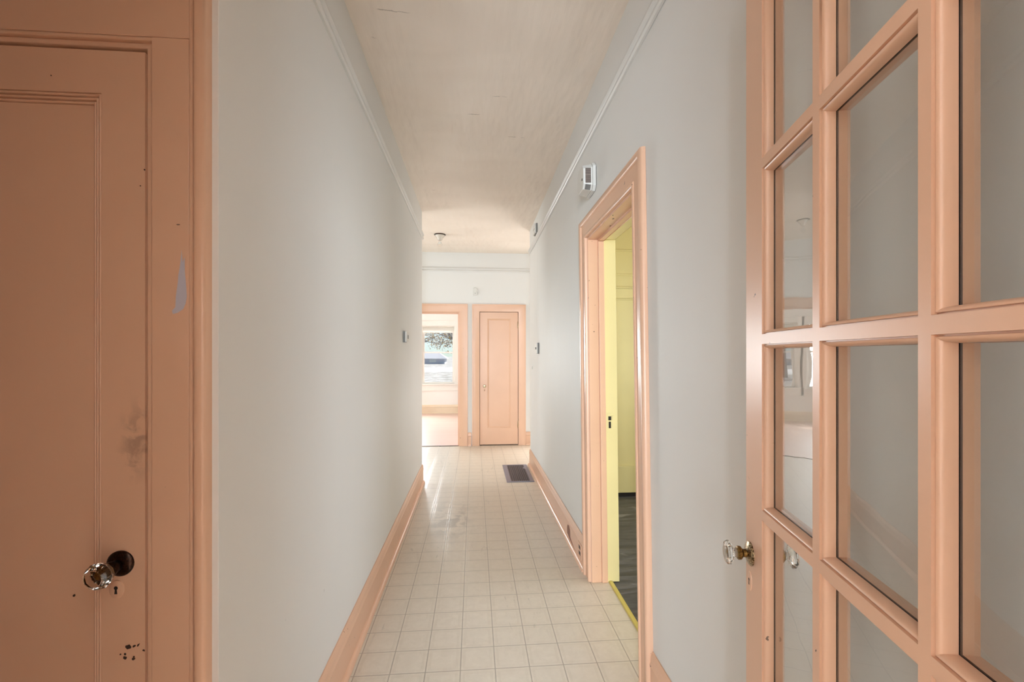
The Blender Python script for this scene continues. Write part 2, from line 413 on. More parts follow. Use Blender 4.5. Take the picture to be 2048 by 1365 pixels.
# yellow boards, rails and base on its end wall
mb = MB(); Yb = 4.38
for z0, z1, t in ((0.03, .292, .020), (1.925, 1.94, .012), (1.94, 2.035, .022), (2.035, 2.05, .028), (2.165, 2.18, .012), (2.405, 2.42, .014)):
    mb.box(.876, 2.449, Yb-t, Yb, z0, z1, M['yellow'])
struct(mb.obj('trim_bath', bevel=.003), 'yellow hook rail and boards along the end wall of the side room', 'trim')
struct(boxes('baseboard_bath', [(.876, 2.449, Yb-.022, Yb, -.004, .029)], M['dark']), 'black strip at the foot of the yellow end wall', 'baseboard')

hk = thing('coat_hook', (1.56, Yb-.022, 1.985), 'small dark wire hook on the yellow rail in the side room', 'hook')
mb = MB(); mb.box(1.552, 1.568, Yb-.025, Yb-.022, 1.97, 2.005, M['chip']); mb.obj('hook_plate', hk)
pts = [Vector((1.56, Yb-.024, 1.975)), Vector((1.57, Yb-.040, 1.968)), Vector((1.585, Yb-.052, 1.975)), Vector((1.592, Yb-.054, 1.99))]
mb = MB()
for p0, p1 in zip(pts, pts[1:]): mb.lathe([(0, .0035), ((p1-p0).length, .0035)], M['chip'], 8, p0, p1-p0)
mb.obj('hook_wire', hk, smooth=True)

# picture rails
RAIL = [(0, 0), (.010, 0), (.017, .006), (.018, .014), (.014, .022), (.009, .027), (.009, .032), (.016, .037), (.021, .046), (.019, .056), (.012, .061), (0, .061)]
def rail(name, mapf, a, b, z, label, warp=None, m='white_trim'):
    mb = MB(); sweep(mb, [(t, zz+z) for t, zz in RAIL], mapf, a, b, M[m])
    o = mb.obj(name, smooth=True, warp=warp); return struct(o, label, 'picture rail')
rail('trim_1', onL, YD, YLE+.016, 2.632, 'white picture rail high on the left hall wall')
rail('trim_2', onR, .12, YRE+.016, 2.642, 'white picture rail high on the right hall wall', warpR)
rail('trim_3', onF, -3.2, 2.05, 2.640, 'white picture rail on the far wall')

# baseboards
baseboard('baseboard_left', onL, YD+.002, YLE+.006, 'salmon baseboard along the left hall wall', M['salmon'])
br = baseboard('baseboard_right', onR, BY1+.124, YRE+.004, 'salmon baseboard between the yellow doorway and the far end', M['salmon'], warpR)
baseboard('baseboard_near', onR, .13, BY0-.124, 'short salmon baseboard behind the open glazed door', M['salmon'], warpR)
baseboard('baseboard_far', onF, -.101, -.048, 'tiny piece of salmon baseboard between the two far casings', M['salmon'])
baseboard('baseboard_corner', onF, .784, .956, 'salmon baseboard right of the closet door', M['salmon'])
def chip(name, parent, mapf, pts, m, t=.0006, warp=None):
    mb = MB(); top = [mapf(u, z, t) for u, z in pts]; bot = [mapf(u, z, -.0005) for u, z in pts]
    mb.face(top, m); mb.face(bot[::-1], m)
    for i in range(len(pts)):
        j = (i+1) % len(pts); mb.face([top[i], top[j], bot[j], bot[i]], m)
    return mb.obj(name, parent, warp=warp)
onRb = lambda y, z, t: (XR-.014-t, y, z)
chip('paint_chip', br, onRb, [(3.265, .058), (3.27, .105), (3.30, .128), (3.355, .118), (3.375, .09), (3.37, .05), (3.29, .034), (3.10, .027), (3.16, .034), (3.22, .046)], M['chip_brown'], warp=warpR)

# ------------------------------------------------------------------ casings
CAS = [(0, 0), (0, .014), (.003, .019), (.010, .021), (.016, .018), (.018, .014), (.086, .0135), (.088, .0185), (.094, .026), (.110, .0275), (.117, .022), (.120, .012), (.120, 0)]
mb = MB(); casing_mesh(mb, lambda y, z, t: (XR-t, y, z), BY0, BY1, BZ1, CAS, M['salmon'])
o = mb.obj('trim_4', smooth=True, warp=warpR, angle=55); struct(o, 'salmon casing around the doorway to the yellow room', 'door casing')
# jamb lining: salmon outer part and stop, yellow inner rebate
mb = MB()
mb.box(XR-.0, XR+.062, BY1-.012, BY1, 0, BZ1-.012, M['salmon']); mb.box(XR, XR+.062, BY0, BY0+.012, 0, BZ1-.012, M['salmon']); mb.box(XR, XR+.062, BY0, BY1, BZ1-.012, BZ1, M['salmon'])
mb.obj('jamb_lining', o, bevel=.002, warp=warpR)
mb = MB()
mb.box(XR+.062, XR+.098, BY1-.022, BY1, 0, BZ1-.022, M['salmon']); mb.box(XR+.062, XR+.098, BY0, BY0+.022, 0, BZ1-.022, M['salmon']); mb.box(XR+.062, XR+.098, BY0, BY1, BZ1-.022, BZ1, M['salmon'])
mb.obj('door_stop', o, bevel=.004, warp=warpR)
mb = MB()
mb.box(XR+.098, XR+.172, BY1-.010, BY1+.05, 0, BZ1-.010, M['yellow']); mb.box(XR+.098, XR+.172, BY0-.05, BY0+.010, 0, BZ1-.010, M['yellow']); mb.box(XR+.098, XR+.172, BY0-.05, BY1+.05, BZ1-.010, BZ1+.05, M['yellow'])
yj = mb.obj('yellow_jamb', o, bevel=.002, warp=warpR); yj['label'] = 'yellow inner jamb'
mb = MB()
for cx, cy, rr, el, an in ((XR+.046, 1.975, .012, 2.2, 1.2), (XR+.028, 2.29, .005, 2.5, 1.4), (XR+.052, 2.42, .004, 2.5, 1.5)):
    q = [(cx+rr*(.9+.3*math.sin(3*i))*math.cos(i*.6283), cy+rr*el*(.9+.3*math.cos(2*i))*math.sin(i*.6283)) for i in range(10)]
    mb.face([(x, y, BZ1-.0124) for x, y in q], M['chip']); mb.face([(x, y, BZ1-.0118) for x, y in q][::-1], M['chip'])
mb.obj('paint_chips', o, warp=warpR)
# strike plate with latch and bolt holes
zk = .975
mb = MB(); xk0, xk1 = XR+.108, XR+.136
mb.box(xk0, xk1, BY1-.0120, BY1-.0100, zk-.062, zk+.055, M['yellow'])
mb.box(xk1, xk1+.012, BY1-.0150, BY1-.0100, zk+.015, zk+.042, M['yellow'])
sp = mb.obj('strike_plate', yj, bevel=.001, warp=warpR)
boxes('latch_hole', [(xk0+.006, xk1-.004, BY1-.0124, BY1-.0119, zk+.012, zk+.036), (xk0+.008, xk1-.006, BY1-.0124, BY1-.0119, zk-.036, zk+.004)], M['dark'], parent=yj, warp=warpR)
# threshold strip
mb = MB(); mb.grid([[(.815, y, 0), (.818, y, .007), (.826, y, .009), (.836, y, .008), (.842, y, .002), (.842, y, -.004), (.815, y, -.004)] for y in (BY0+.01, BY1-.012)], M['yellow_strip'], close_v=True)
tag(mb.obj('threshold_strip', smooth=True), 'yellow painted edge strip where the tile floor meets the black floor', 'threshold strip')

# far wall casings
FCAS = [(0, 0), (0, .016), (.004, .019), (.098, .019), (.101, .024), (.118, .024), (.121, .018), (.122, 0)]
mb = MB(); casing_mesh(mb, onF, FX0, FX1, FZ, FCAS, M['salmon'])
o = mb.obj('trim_5', smooth=True, angle=50); struct(o, 'salmon casing around the open doorway to the bright room', 'door casing')
mb = MB(); mb.box(FX0, FX0+.014, YF-.004, YF+.134, 0, FZ-.014, M['salmon']); mb.box(FX1-.014, FX1, YF-.004, YF+.134, 0, FZ-.014, M['salmon']); mb.box(FX0, FX1, YF-.004, YF+.134, FZ-.014, FZ, M['salmon'])
mb.box(FX1-.026, FX1-.014, YF+.05, YF+.085, 0, FZ-.014, M['salmon']); mb.box(FX0+.014, FX1-.014, YF+.05, YF+.085, FZ-.026, FZ-.014, M['salmon'])
mb.obj('jamb_lining', o, bevel=.002)
struct(boxes('threshold', [(FX0+.014, FX1-.014, YF+.0, YF+.022, 0, .007)], M['chip'], bevel=.002), 'thin dark wooden threshold where the vinyl meets the floorboards', 'threshold')
mb = MB(); casing_mesh(mb, onF, 1.08, 1.56, 2.03, FCAS, M['salmon'])  # doorway added out of view to let light into the hall
struct(mb.obj('trim_8', smooth=True, angle=50), 'salmon casing around the added side doorway, unseen past the right wall', 'door casing')
KCAS = [(0, 0), (0, .016), (.004, .019), (.098, .019), (.101, .023), (.112, .023), (.114, .018), (.115, 0)]
mb = MB(); casing_mesh(mb, onF, KX0, KX1, KZ, KCAS, M['salmon'])
o = mb.obj('trim_6', smooth=True, angle=50); struct(o, 'salmon casing around the narrow closet door', 'door casing')

# ------------------------------------------------------------------ panelled doors
def leaf(name, parent, mapf, x0, x1, z0, z1, th, panel, prof, m):
    px0, px1, pz0, pz1 = panel
    mb = MB()
    F = lambda a, b, c, d: mb.face([mapf(a, c, 0), mapf(b, c, 0), mapf(b, d, 0), mapf(a, d, 0)], m)
    F(x0, px0, z0, z1); F(px1, x1, z0, z1); F(px0, px1, z0, pz0); F(px0, px1, pz1, z1)
    ring(mb, mapf, panel, prof, m)
    w, d = prof[-1]
    mb.face([mapf(px0+w, pz0+w, d), mapf(px1-w, pz0+w, d), mapf(px1-w, pz1-w, d), mapf(px0+w, pz1-w, d)], m)
    A = [(x0, z0), (x1, z0), (x1, z1), (x0, z1)]
    for i in range(4):
        j = (i+1) % 4; mb.face([mapf(*A[i], 0), mapf(*A[j], 0), mapf(*A[j], th), mapf(*A[i], th)], m)
    mb.face([mapf(*a, th) for a in A][::-1], m)
    return mb.obj(name, parent)
def arc(c, r, a0, a1, n): return [(c[0]+r[0]*math.cos(a0+(a1-a0)*i/n), c[1]+r[1]*math.sin(a0+(a1-a0)*i/n)) for i in range(n+1)]
THREE = [(0, 0)]
for k in range(3):      # three reeds stepping down into the panel
    b = k*.0072; dp = k*.0030
    THREE += [(b+.0006, dp+.0056), (b+.0014, dp+.0014), (b+.0036, dp+.0002), (b+.0058, dp+.0016), (b+.0068, dp+.0064)]
THREE += [(.0222, .0105)]
YLF = 1.048
lf = lambda x, z, d: (x, YLF+d, z)
d1 = thing('door_1', (-.711, YLF, 0), 'salmon panelled door with a faceted glass knob in a dark rosette', 'door', 'structure')
leaf('leaf', d1, lf, -1.472, -.7115, .008, 2.0445, .035, (-1.372, -.800, .270, 1.952), THREE, M['salmon_door'])
# knob: black rosette, bronze neck, twelve-sided glass knob
kx, kz = -.7605, .939
mb = MB(); mb.lathe([(0, .0275), (-.003, .0275), (-.007, .024), (-.0095, .017), (-.011, .012)], M['black_metal'], 32, (kx, YLF, kz))
kn = mb.obj('knob', d1, smooth=True)
mb = MB(); mb.lathe([(-.009, .0125), (-.016, .0115), (-.022, .0135), (-.030, .0155), (-.036, .0140), (-.038, .0118)], M['black_metal'], 24, (kx, YLF, kz)); mb.obj('neck', kn, smooth=True)
mb = MB(); mb.lathe([(-.036, .0125), (-.042, .0165), (-.050, .0245), (-.060, .0272), (-.068, .0235), (-.0735, .0165), (-.074, .0005)], M['knob_glass'], 12, (kx, YLF, kz)); mb.obj('glass_knob', kn)
mb = MB(); mb.lathe([(-.0385, .0085), (-.046, .0090), (-.0475, .004)], M['brass'], 16, (kx, YLF, kz)); mb.obj('brass_core', kn, smooth=True)
def oval(mb, cx, cz, ax, az, mapf, t0, t1, m, n=28):
    e = lambda s, t: [mapf(cx+ax*s*math.cos(2*PI*i/n), cz+az*s*math.sin(2*PI*i/n), t) for i in range(n)]
    mb.grid([e(1, t0), e(.97, t1*.7), e(.86, t1)], m, close_v=True); mb.face(e(.86, t1), m)
def keyhole(mb, cx, cz, r, h, mapf, t, m):
    pts = [(cx+r*math.cos(a), cz+r*math.sin(a)) for a in [(-60+300*i/14)*PI/180 for i in range(15)]]
    pts += [(cx-r*.75, cz-h), (cx+r*.75, cz-h)]
    mb.face([mapf(u, z, t) for u, z in pts], m)
lfo = lambda x, z, t: (x, YLF-t, z)
mb = MB(); oval(mb, -.768, .883, .0150, .0200, lfo, 0, .0034, M['salmon_clean']); es = mb.obj('keyhole_plate', d1, smooth=True)
mb = MB(); keyhole(mb, -.768, .887, .0040, .013, lfo, .0039, M['dark']); mb.obj('keyhole', es)
# chips near the bottom, and the worn smudge of bare spots
def blob(cx, cz, r, n=9, el=1.0, ang=0.0):
    out = []
    for i in range(n):
        a = 2*PI*i/n; q = r*random.uniform(.7, 1.15); x, z = q*el*math.cos(a), q*math.sin(a)
        out.append((cx+x*math.cos(ang)-z*math.sin(ang), cz+x*math.sin(ang)+z*math.cos(ang)))
    return out
mb = MB()
for cx, cz, r, el, an in ((-.7455, .757, .0058, 1.25, 0), (-.7335, .7585, .0022, 2.2, .5), (-.7255, .760, .0018, 2.6, .9), (-.7615, .742, .0020, 1, 0), (-.752, .742, .0026, 1, .5), (-.7525, .734, .0040, 1, .4), (-.735, .731, .0030, 1.2, .3), (-.734, .735, .0020, 1, .3), (-.714, .748, .0022, 1.6, -.6), (-.8545, .873, .0022, 1.6, .8), (-.7125, 1.79, .002, 1, 0), (-.721, 1.755, .0013, 1, 0), (-.90, 1.985, .0018, 1, 0)):
    pts = blob(cx, cz, r, 10, el, an); top = [lfo(u, z, .0004) for u, z in pts]; bot = [lfo(u, z, -.0003) for u, z in pts]
    mb.face(top, M['chip'])
    for i in range(len(pts)):
        j = (i+1) % len(pts); mb.face([top[i], top[j], bot[j], bot[i]], M['chip'])
mb.obj('paint_chips', d1)

# casing of the panelled door
tr = thing('trim_7', (-.65, YD, 0), 'salmon casing around the panelled door with a bare lilac streak', 'door casing', 'structure')
IX, OX = -.694, -.617          # flat of the casing leg
lx = lambda a, b: (2*(DX0+DX1)/2-b, 2*(DX0+DX1)/2-a)   # mirrored leg
mb = MB(); mb.box(IX, OX, YD-.017, YD, 0, 2.0745, M['salmon']); mb.obj('leg', tr, bevel=.0016)
a, b = lx(IX, OX); mb = MB(); mb.box(a, b, YD-.017, YD, 0, 2.0745, M['salmon']); mb.obj('leg', tr, bevel=.0016)
mb = MB(); mb.box(a, OX, YD-.017, YD, 2.0752, 2.165, M['salmon']); mb.obj('head', tr, bevel=.0016)
STOPB = [(0, -.03), (0, .005), (.0015, .0078), (.005, .009), (.010, .0085), (.0135, .006), (.014, 0)]
mb = MB(); casing_mesh(mb, onD, -1.4735, -.7095, 2.0530, STOPB, M['salmon']); mb.obj('stop_bead', tr, smooth=True)
mb = MB(); mb.box(a, OX, YD-.0165, YD, 2.0665, 2.0750, M['salmon']); mb.obj('head_bead', tr, bevel=.003)
lo, hi = lx(-.617, -.578)[0], -.578
BB = [(.0018, .006), (.0020, .0185), (.003, .0205), (.006, .021), (.0085, .0185), (.0095, .010), (.0108, .010), (.012, .020), (.015, .0265), (.020, .029), (.031, .029), (.036, .026), (.038, .020), (.038, 0)]
mb = MB(); casing_mesh(mb, onD, lx(-.617, -.617)[0], -.617, 2.165, BB, M['salmon']); mb.obj('backband', tr, smooth=True, angle=50)
onDc = lambda x, z, t: (x, YD-.017-t, z)
LIL = [(-.6325, 1.616), (-.6300, 1.590), (-.6260, 1.600), (-.6255, 1.570), (-.6235, 1.545), (-.6215, 1.515), (-.6240, 1.500), (-.6290, 1.488), (-.6400, 1.480), (-.6500, 1.477), (-.6520, 1.484), (-.6450, 1.492), (-.6440, 1.515), (-.6400, 1.545), (-.6390, 1.560), (-.6365, 1.575), (-.6345, 1.590)]
p = chip('bare_patch', tr, onDc, LIL, M['lilac'], .0003); p['label'] = 'bluish lilac bare streak'

# closet door in the far wall
YKF = YF-.002
kf = lambda x, z, d: (x, YKF+d, z)
d3 = thing('door_3', (.37, YKF, 0), 'narrow salmon closet door with one tall sunken panel', 'door', 'structure')
leaf('leaf', d3, kf, .084, .662, .014, 2.030, .035, (.196, .549, .266, 1.930), [(0, 0), (.003, .003), (.006, .0015), (.016, .006), (.024, .010)], M['salmon_clean'])
mb = MB(); mb.box(KX0+.0, KX1, YKF+.034, YKF+.05, 0, KZ, M['dark']); mb.obj('shadow_gap', d3)
kfo = lambda x, z, t: (x, YKF-t, z)
mb = MB(); mb.lathe([(0, .022), (-.004, .021), (-.008, .010), (-.030, .009), (-.034, .016), (-.046, .024), (-.058, .020), (-.060, .001)], M['brass_spot'], 16, (.152, YKF, .905)); mb.obj('knob', d3, smooth=True)
mb = MB(); oval(mb, .152, .843, .014, .022, kfo, 0, .002, M['salmon_clean']); es = mb.obj('keyhole_plate', d3, smooth=True)
mb = MB(); keyhole(mb, .152, .847, .005, .014, kfo, .0027, M['dark']); mb.obj('keyhole', es)
for hz in (1.84, .318):
    mb = MB(); mb.box(.655, .6625, YKF-.006, YKF-.0005, hz-.045, hz+.045, M['brass_spot'])
    mb.lathe([(-.055, .004), (-.05, .007), (.05, .007), (.055, .004)], M['brass_spot'], 12, (.6635, YKF-.008, hz), 'z'); mb.obj('hinge', d3, smooth=True)

# ------------------------------------------------------------------ the open glazed door
TH = math.radians(13.334)
P0 = Vector((.5773, .9257, 0)); DU = Vector((-math.sin(TH), -math.cos(TH), 0)); DN = Vector((math.cos(TH), -math.sin(TH), 0))
fd = lambda u, z, d: tuple(P0+DU*u+DN*d+Vector((0, 0, z)))
fdo = lambda u, z, t: fd(u, z, -t)
d2 = thing('door_2', fd(.40, 0, .019), 'open salmon french door with fifteen glass panes and a clear knob', 'door', 'structure')
US = [(.085, .281), (.301, .500), (.518, .714)]; UW = .799
ZS = []; zc = [.390, .733, 1.0765, 1.4195, 1.762, 2.105]
for i in range(5): ZS.append((zc[i]+.0098, zc[i+1]-.0098))
OV = [(0, 0), (.0003, .0028), (.0016, .0030), (.0018, .0012)]
OV = [(0, 0), (.0002, .0048), (.0020, .0048), (.0022, .0026)] + [(.0026+.0060*math.sin(a), .0024+.0160*(1-math.cos(a))) for a in [i*PI/12 for i in range(7)]]
OV += [(.0048, .0186), (.0048, .0214), (.0088, .0216), (.0088, .0370), (.0070, .038)]
mats = ['s']*(len(OV)-1)
MT = {'s': M['salmon'], 'd': M['dark']}
kd = len(OV)-5
mats = [MT['d'] if k in (kd-1, kd, kd+1) else MT['s'] for k in range(len(OV)-1)]
parts = {k: MB() for k in ('stile_a', 'stile_b', 'rail_t', 'rail_b', 'v0', 'v1', 'h0', 'h1', 'h2', 'h3')}
for ci, (u0, u1) in enumerate(US):
    for ri, (z0, z1) in enumerate(ZS):
        r = (u0, u1, z0, z1)
        own = {'L': 'stile_a' if ci == 0 else 'v%d' % (ci-1), 'R': 'stile_b' if ci == 2 else 'v%d' % ci,
               'B': 'rail_b' if ri == 0 else 'h%d' % (ri-1), 'T': 'rail_t' if ri == 4 else 'h%d' % ri}
        for sd, pk in own.items(): ring(parts[pk], fd, r, OV, M['salmon'], sd, mats)
def faceq(mb, u0, u1, z0, z1):
    for d in (0, .038):
        q = [fd(u0, z0, d), fd(u1, z0, d), fd(u1, z1, d), fd(u0, z1, d)]
        mb.face(q if d == 0 else q[::-1], M['salmon'])
HB, HT = .008, 2.215
faceq(parts['stile_a'], 0, .085, HB, HT); faceq(parts['stile_b'], .714, UW, HB, HT)
faceq(parts['rail_b'], .085, .714, HB, ZS[0][0]); faceq(parts['rail_t'], .085, .714, ZS[4][1], HT)
for i in range(2):
    faceq(parts['v%d' % i], US[i][1], US[i+1][0], ZS[0][0], ZS[4][1])
for j in range(4):
    for (u0, u1) in US: faceq(parts['h%d' % j], u0, u1, ZS[j][1], ZS[j+1][0])
def edgeq(mb, a, b): mb.face([fd(*a, 0), fd(*b, 0), fd(*b, .038), fd(*a, .038)], M['salmon'])
edgeq(parts['stile_a'], (0, HB), (0, HT)); edgeq(parts['stile_b'], (UW, HB), (UW, HT))
for mb, a, b in ((parts['stile_a'], 0, .085), (parts['stile_b'], .714, UW)):
    edgeq(mb, (a, HB), (b, HB)); edgeq(mb, (a, HT), (b, HT))
edgeq(parts['rail_b'], (.085, HB), (.714, HB)); edgeq(parts['rail_t'], (.085, HT), (.714, HT))
for k, nm in (('stile_a', 'stile'), ('stile_b', 'stile'), ('rail_t', 'rail'), ('rail_b', 'rail'), ('v0', 'muntin'), ('v1', 'muntin'), ('h0', 'muntin'), ('h1', 'muntin'), ('h2', 'muntin'), ('h3', 'muntin')):
    parts[k].obj(nm, d2, smooth=True, angle=38)
mb = MB()
for (u0, u1) in US:
    for (z0, z1) in ZS:
        a, b, c, d = u0+.0050, u1-.0050, z0+.0050, z1-.0050
        P = [fd(a, c, .0190), fd(b, c, .0190), fd(b, d, .0190), fd(a, d, .0190)]; Q = [fd(a, c, .0206), fd(b, c, .0206), fd(b, d, .0206), fd(a, d, .0206)]
        mb.face(P, M['pane']); mb.face(Q[::-1], M['pane'])
        for i in range(4):
            j = (i+1) % 4; mb.face([P[i], P[j], Q[j], Q[i]], M['pane'])
mb.obj('glass_panes', d2)
# knobs: speckled brass rosette, brass shank, clear glass knob (one each side)
for sgn, nm in ((-1, 'knob'), (1, 'knob')):
    base = Vector(fd(.0225, .975, 0 if sgn < 0 else .038)); ax = DN*sgn
    mb = MB(); mb.lathe([(0, .0245), (.002, .0245), (.0045, .0215), (.006, .013), (.008, .0095)], M['brass_spot'], 32, base, ax); kn = mb.obj(nm, d2, smooth=True)
    mb = MB(); mb.lathe([(.007, .0085), (.014, .0080), (.0165, .0105), (.019, .0135), (.024, .0140), (.0265, .0115), (.027, .0085)], M['brass'], 24, base, ax); mb.obj('shank', kn, smooth=True)
    mb = MB(); mb.lathe([(.0265, .0090), (.031, .0088), (.0345, .0115), (.0375, .0190), (.0410, .0240), (.0450, .0240), (.0485, .0205), (.0505, .0130), (.0508, .0005)], M['knob_glass'], 14, base, ax); mb.obj('glass_knob', kn)
mb = MB(); oval(mb, .0225, .918, .0110, .0200, fdo, 0, .0018, M['salmon_clean']); es = mb.obj('keyhole_plate', d2, smooth=True)
mb = MB(); keyhole(mb, .0225, .921, .0030, .011, fdo, .0023, M['dark']); mb.obj('keyhole', es)

# ------------------------------------------------------------------ devices on the right wall
def oct_(mb, cy, cz, hy, hz, cut, x0, x1, shrink, m):
    def lp(x, s): 
        a, b, c = hy-s, hz-s, cut
        return [(x, cy+p, cz+q) for p, q in ((-a, -b+c), (-a+c, -b), (a-c, -b), (a, -b+c), (a, b-c), (a-c, b), (-a+c, b), (-a, b-c))]
    A, B = lp(x0, 0), lp(x1, shrink)
    mb.grid([A, B], m, close_v=True); mb.face(A, m); mb.face(B[::-1], m)
DC = (2.585, 2.392)
det = thing('smoke_detector', (XR, DC[0], DC[1]), 'white slotted smoke detector beside the top of the salmon doorway', 'smoke detector')
mb = MB(); oct_(mb, DC[0], DC[1], .088, .080, .024, XR-.003, XR-.020, .0, M['plastic']); mb.obj('base_plate', det, bevel=.001, warp=warpR)
mb = MB(); oct_(mb, DC[0], DC[1], .085, .077, .026, XR-.0, XR-.006, .0, M['plastic_dark']); mb.obj('painted_shadow_gap', det, warp=warpR)  # dark layer behind the base plate paints its shadow gap at the wall
mb = MB(); oct_(mb, DC[0], DC[1], .082, .075, .026, XR-.020, XR-.072, .008, M['plastic']); mb.obj('housing', det, bevel=.003, warp=warpR)
def slope(y, x): return y+.008*((XR-.020-x)/.052)        # the near side leans in towards the front
mb = MB(); yv = DC[0]-.082; xa, xb = XR-.060, XR-.030
def slotq(x0, x1, z0, z1, out, m):
    q = [(x0, slope(yv, x0)-out, z0), (x1, slope(yv, x1)-out, z0), (x1, slope(yv, x1)-out, z1), (x0, slope(yv, x0)-out, z1)]
    w = [(x, y+.004, z) for x, y, z in q]
    mb.face(q, m); mb.face(w[::-1], m)
    for k in range(4): mb.face([q[k], q[(k+1) % 4], w[(k+1) % 4], w[k]], m)
slotq(xa, xb, DC[1]-.040, DC[1]+.044, .0006, M['plastic_dark'])
for i in range(16):
    z = DC[1]-.039+i*.0053
    slotq(xa-.0004, xb+.0004, z-.0007, z+.0009+(.0014 if i == 8 else 0), .0013, M['slat'])
mb.obj('vent_slots', det, warp=warpR)
mb = MB()
a = Vector((0, DC[0]-.082, DC[1]-.075+.026)); b = Vector((0, DC[0]-.056, DC[1]-.075)); dr = (b-a).normalized(); nn = Vector((0, -dr.z*-1, 0))
nn = Vector((0, dr.z, -dr.y)).normalized()
for i in range(6):
    c0, c1 = a+dr*(.003+i*.0054), a+dr*(.0068+i*.0054)
    sh0 = lambda v, x: Vector((x, v.y, v.z))-nn*.008*((XR-.020-x)/.052)+nn*.0012
    q = [sh0(c0, xa), sh0(c0, xb), sh0(c1, xb), sh0(c1, xa)]; w = [p-nn*.004 for p in q]
    mb.face(q, M['plastic_grey']); mb.face(w[::-1], M['plastic_grey'])
    for k in range(4): mb.face([q[k], q[(k+1) % 4], w[(k+1) % 4], w[k]], M['plastic_grey'])
mb.obj('corner_vents', det, warp=warpR)
mb = MB(); mb.lathe([(0, .008), (-.0012, .008), (-.0016, .006)], M['plastic_dark'], 16, (XR-.072, DC[0]-.045, DC[1]-.012), 'x'); mb.obj('test_button', det, smooth=True, warp=warpR)

def wallbox(name, mapf, u, z, hu, hz, dep, label, cat, warp=None, front='plastic', side='plastic', detail=None):
    o = thing(name, mapf(u, z, 0), label, cat)
    mb = MB()
    def bx(u0, u1, z0, z1, t0, t1, m):
        p = [mapf(uu, zz, tt) for uu in (u0, u1) for zz in (z0, z1) for tt in (t0, t1)]
        xs, ys, zs = zip(*p); mb.box(min(xs), max(xs), min(ys), max(ys), min(zs), max(zs), m)
    bx(u-hu, u+hu, z-hz, z+hz, -.001, dep*.5, M[side]); mb.obj('back_plate', o, warp=warp, bevel=.002)  # grey plates paint in the shaded near sides of the boxes
    mb = MB(); bx(u-hu*.92, u+hu*.92, z-hz*.94, z+hz*.94, dep*.5, dep, M[front]); mb.obj('cover', o, warp=warp, bevel=.003)
    for nm, (du, dz, su, sz, st, m) in (detail or {}).items():
        mb = MB(); bx(u+du-su, u+du+su, z+dz-sz, z+dz+sz, dep*.9, dep+st, M[m]); mb.obj(nm, o, warp=warp, bevel=.0008)
    return o
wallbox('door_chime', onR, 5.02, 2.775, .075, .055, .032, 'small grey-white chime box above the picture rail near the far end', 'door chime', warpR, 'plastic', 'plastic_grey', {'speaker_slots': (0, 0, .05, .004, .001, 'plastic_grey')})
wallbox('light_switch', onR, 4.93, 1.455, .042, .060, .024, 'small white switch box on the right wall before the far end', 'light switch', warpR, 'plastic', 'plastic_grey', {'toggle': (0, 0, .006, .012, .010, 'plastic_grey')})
wallbox('wall_hook', onR, 5.46, 1.225, .010, .018, .008, 'tiny fitting on the right wall below the switch box', 'wall fitting', warpR)
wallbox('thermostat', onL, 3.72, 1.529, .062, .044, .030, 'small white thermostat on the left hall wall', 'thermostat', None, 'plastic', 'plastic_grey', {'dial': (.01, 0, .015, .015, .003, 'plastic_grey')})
# door chime on the far wall
bell = thing('doorbell_chime', (.010, YF, 2.30), 'small white bell box above and left of the closet door', 'doorbell')
mb = MB(); mb.box(-.024, .044, YF-.026, YF+.001, 2.284, 2.345, M['plastic']); mb.obj('lower_cover', bell, bevel=.006)
mb = MB(); mb.lathe([(0, .037), (-.018, .037), (-.026, .030), (-.028, .010)], M['plastic'], 24, (.010, YF, 2.366)); mb.obj('bell', bell, smooth=True)
mb = MB(); mb.lathe([(0, .006), (-.004, .005)], M['plastic_grey'], 12, (.012, YF-.026, 2.312)); mb.obj('button', bell, smooth=True)

# outlet in the right baseboard
OT = (2.955, .105)
out = thing('power_outlet', (XR-.014, OT[0], OT[1]), 'salmon painted power outlet set in the right baseboard', 'power outlet')
mb = MB(); mb.box(XR-.0185, XR-.014, OT[0]-.050, OT[0]+.050, OT[1]-.056, OT[1]+.037, M['salmon_clean']); mb.obj('cover_plate', out, bevel=.0015, warp=warpR)
for dz in (.012, -.027):
    mb = MB(); mb.box(XR-.0195, XR-.0183, OT[0]-.020, OT[0]+.020, OT[1]+dz-.012, OT[1]+dz+.012, M['chip']); mb.obj('socket', out, bevel=.0005, warp=warpR)

# floor register
RX0, RX1, RY0, RY1 = .348, .650, 4.915, 5.685
rg = thing('floor_register', ((RX0+RX1)/2, (RY0+RY1)/2, 0), 'dark metal floor register beside the far end of the right wall', 'floor register')
mb = MB()
mb.box(RX0, RX0+.050, RY0, RY1, 0, .006, M['register_frame']); mb.box(RX1-.042, RX1, RY0, RY1, 0, .006, M['register_frame'])
mb.box(RX0+.05, RX1-.042, RY0, RY0+.028, 0, .006, M['register_frame']); mb.box(RX0+.05, RX1-.042, RY1-.028, RY1, 0, .006, M['register_frame'])
mb.obj('frame', rg, bevel=.0015)
mb = MB()
for i in range(32):
    y = RY0+.04+i*(RY1-RY0-.08)/31; mb.box(RX0+.05, RX1-.042, y-.0045, y+.0045, .0008, .0045, M['register_bar'])
for i in range(10):
    x = RX0+.058+i*(RX1-RX0-.108)/9; mb.box(x-.0028, x+.0028, RY0+.028, RY1-.028, .0005, .0055, M['register_bar'])
mb.obj('grille', rg)
mb = MB(); mb.box(RX0+.05, RX1-.042, RY0+.028, RY1-.028, .0001, .0006, M['dark']); mb.obj('duct_opening', rg)
mb = MB(); mb.box(RX1-.062, RX1-.046, 5.46, 5.53, .0045, .010, M['register_frame']); mb.obj('damper_lever', rg, bevel=.001)

